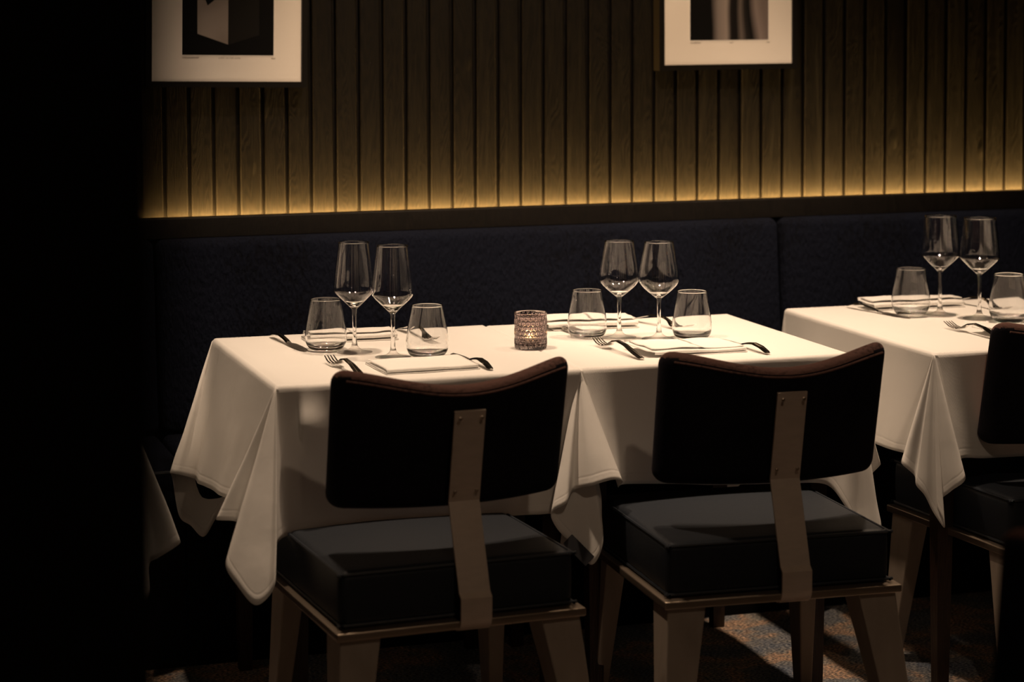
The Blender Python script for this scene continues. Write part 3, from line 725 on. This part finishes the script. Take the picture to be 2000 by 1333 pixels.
# ------------------------------------------------------------------ cutlery
def fork():
    r = empty('fork'); n = 40; V = []; F = []
    # side profile: y along, z height; width; thickness
    def prof(y):
        # y from 0 (handle end) to .205 (tine tips)
        z = float(np.interp(y, [0, .03, .07, .105, .13, .150, .165, .185, .205], [.0018, .0075, .0165, .0195, .0150, .0060, .0030, .0052, .0125]))
        wd = float(np.interp(y, [0, .004, .03, .08, .12, .135, .15, .165], [.003, .0065, .0078, .0058, .0040, .0055, .0112, .0116]))
        th = float(np.interp(y, [0, .1, .13, .165, .205], [.0022, .0028, .0030, .0016, .0010]))
        return z, wd, th
    def bar(y0, y1, k, x0=None):
        V = []; F = []
        for i in range(k+1):
            y = y0+(y1-y0)*i/k; z, wd, th = prof(y); h = wd
            V += [(-h, y, z), (-h*.5, y, z+th), (h*.5, y, z+th), (h, y, z), (0, y, z-th*.2)]
        for i in range(k):
            for j in range(5): F.append((i*5+j, i*5+(j+1) % 5, (i+1)*5+(j+1) % 5, (i+1)*5+j))
        F += [(4, 3, 2, 1, 0), tuple(k*5+j for j in range(5))]; return V, F
    V, F = bar(0, .132, 34); h = link('handle', V, F, steel, r, True, 50)
    mb = MB(); mb.add(*bar(.132, .160, 12))
    for s in (-.0095, -.00317, .00317, .0095):
        V = []; F = []; k = 12
        for i in range(k+1):
            t = i/k; y = .158+t*.047; z, _, th = prof(y); xx = s*(1-.12*t); hw = .0019*(1-.5*t**2)
            V += [(xx-hw, y, z), (xx-hw, y, z+th), (xx+hw, y, z+th), (xx+hw, y, z)]
        for i in range(k):
            for j in range(4): F.append((i*4+j, i*4+(j+1) % 4, (i+1)*4+(j+1) % 4, (i+1)*4+j))
        F += [(3, 2, 1, 0), (k*4, k*4+1, k*4+2, k*4+3)]; mb.add(V, F)
    mb.build('tines', steel, r, True, 50)
    return r
def knife():
    r = empty('knife')
    def sec(y0, y1, k, fn):
        V = []; F = []
        for i in range(k+1):
            y = y0+(y1-y0)*i/k; xa, xb, z, th = fn(y); V += [(xa, y, z), (xa*.6+xb*.4, y, z+th), (xa*.2+xb*.8, y, z+th), (xb, y, z), ((xa+xb)/2, y, z-th*.15)]
        for i in range(k):
            for j in range(5): F.append((i*5+j, i*5+(j+1) % 5, (i+1)*5+(j+1) % 5, (i+1)*5+j))
        F += [(4, 3, 2, 1, 0), tuple(k*5+j for j in range(5))]; return V, F
    def hd(y):
        z = float(np.interp(y, [0, .03, .06, .09, .115], [.0020, .0095, .0120, .0085, .0030])); w_ = float(np.interp(y, [0, .004, .03, .08, .115], [.003, .0062, .0075, .0062, .0060]))
        return -w_, w_, z, .0034
    def bl(y):
        t = (y-.115)/.105; w0 = float(np.interp(t, [0, .12, .5, .85, .97, 1], [-.0065, -.0120, -.0130, -.0110, -.0045, .001])); w1 = float(np.interp(t, [0, .2, .6, .85, 1], [.0065, .0078, .0090, .0080, .003]))
        return w0, w1, .0010+.0018*(1-t), .0012
    V, F = sec(0, .115, 30, hd); link('handle', V, F, steel, r, True, 50)
    V, F = sec(.115, .220, 26, bl); link('blade', V, F, satin, r, True, 50)
    return r
def place(proto, first, name_label_list):
    for i, (x, y, z, rz, lb) in enumerate(name_label_list):
        o = proto if i == 0 else copy_tree(proto); o.location = (x, y, z); o.rotation_euler = (0, 0, math.radians(rz)); k = 1.15 if first == 'fork' else 1.08; o.scale = (k, k, k)
        tag(o, lb, first, 'forks laid at the settings' if first == 'fork' else 'knives laid at the settings')
ZC = TZ+.0016
FK = [(1.085, 4.322, ZC, 4, 'fork on the left table, tines showing over the left end of the left chair'),
      (1.697, 4.372, ZC, 4, 'fork on the middle table, left of the napkin by the middle chair'),
      (2.541, 4.345, ZC, 3, 'fork at the front of the right table, tines pointing to the glasses'),
      (1.330, 4.970, ZC, 186, 'fork at the back of the left table, seen through the tumbler'),
      (1.885, 4.945, ZC, 196, 'fork at the back of the middle table, beside the stacked napkin'),
      (2.765, 4.985, ZC, 186, 'fork at the back of the right table, seen behind the tumbler')]
place(fork(), 'fork', FK)
KN = [(1.357, 4.345, ZC, 3, 'knife on the left table, right of the napkin, running behind the left chair'),
      (1.976, 4.350, ZC, 3, 'knife on the middle table, its handle running behind the middle chair'),
      (1.030, 4.955, ZC, 186, 'knife at the back left of the left table, left of the napkin'),
      (1.672, 4.945, ZC, 186, 'knife at the back of the middle table, half hidden by the candle holder'),
      (2.470, 4.975, ZC, 192, 'knife at the back of the right table, left of its napkin')]
place(knife(), 'knife', KN)

# ------------------------------------------------------------------ napkins
def napkin(x, y, rz, W, D, layers, th, label, seed, fan=0, bulge=.0):
    """a napkin folded over itself: the section snakes back and forth in y, extruded along x"""
    sec = []; half = D/2; z = .0007
    for k in range(layers):
        a, b = (-half, half) if k % 2 == 0 else (half, -half)
        ins = .006*k*(1 if k < 3 else .6)
        a = a+(ins if a < 0 else -ins); b = b+(ins if b < 0 else -ins)
        for t in np.linspace(0, 1, 14): sec.append((a+(b-a)*t, z, k))
        if k < layers-1:
            for q in (35, 90, 145):
                an = math.radians(q); sec.append((b+math.copysign(math.sin(an)*th*.5, b), z+th*.5-math.cos(an)*th*.5, k+.5))
        z += th
    n = 26; V = []; F = []; S = len(sec)
    for i in range(n+1):
        u = i/n; xx = -W/2+W*u
        for j, (yy, zz, k) in enumerate(sec):
            e = fan*(-.030*(k/layers)*(1-u)**3+.009*math.sin(k*2.3)*(1-u)); wob = noise.noise(Vector((xx*14+seed, yy*14, zz*40)))
            zz2 = zz*(1+.22*noise.noise(Vector((xx*11, yy*13, seed)))+.10*noise.noise(Vector((xx*30, yy*30, seed))))+fan*.006*(k/layers)*(1-u)**3*abs(math.sin(k*1.9))+bulge*math.exp(-((u-.3)/.25)**2)*(zz/(layers*th))
            V.append((xx+e+.003*noise.noise(Vector((yy*20, k*2., seed)))-(.005*k if 0 else 0)+(.0015*k*(1 if u < .5 else -1)), yy+.0035*wob, max(.0006, zz2)))
    for i in range(n):
        for j in range(S-1): F.append((i*S+j, (i+1)*S+j, (i+1)*S+j+1, i*S+j+1))
    o = link('napkin', V, F, nap, None, True, None); o.location = (x, y, TZ+.001); o.rotation_euler = (0, 0, math.radians(rz))
    s = o.modifiers.new('thickness', 'SOLIDIFY'); s.thickness = .0016; s.offset = 1
    tag(o, label, 'napkin', 'folded white napkins'); return o
napkin(1.190, 4.868, -2, .205, .085, 4, .0068, 'folded napkin at the back of the left table, behind tumbler and wine glasses', 1)
napkin(1.238, 4.440, 2, .200, .150, 3, .0045, 'flat folded napkin at the front of the left table, behind the left chair top', 2)
napkin(1.765, 4.880, -4, .205, .110, 4, .0072, 'loosely folded napkin at the back of the middle table', 3, 1, .004)
napkin(1.850, 4.470, 2, .195, .150, 4, .0042, 'folded napkin with fanned end at the front of the middle table', 4, 1.6, .003)
napkin(2.630, 4.930, -3, .230, .090, 4, .0075, 'napkin folded in stepped layers at the back of the right table', 5, 1)
napkin(2.680, 4.440, 2, .195, .150, 4, .0042, 'folded napkin at the front of the right table, beside the fork', 6, 1.6, .003)
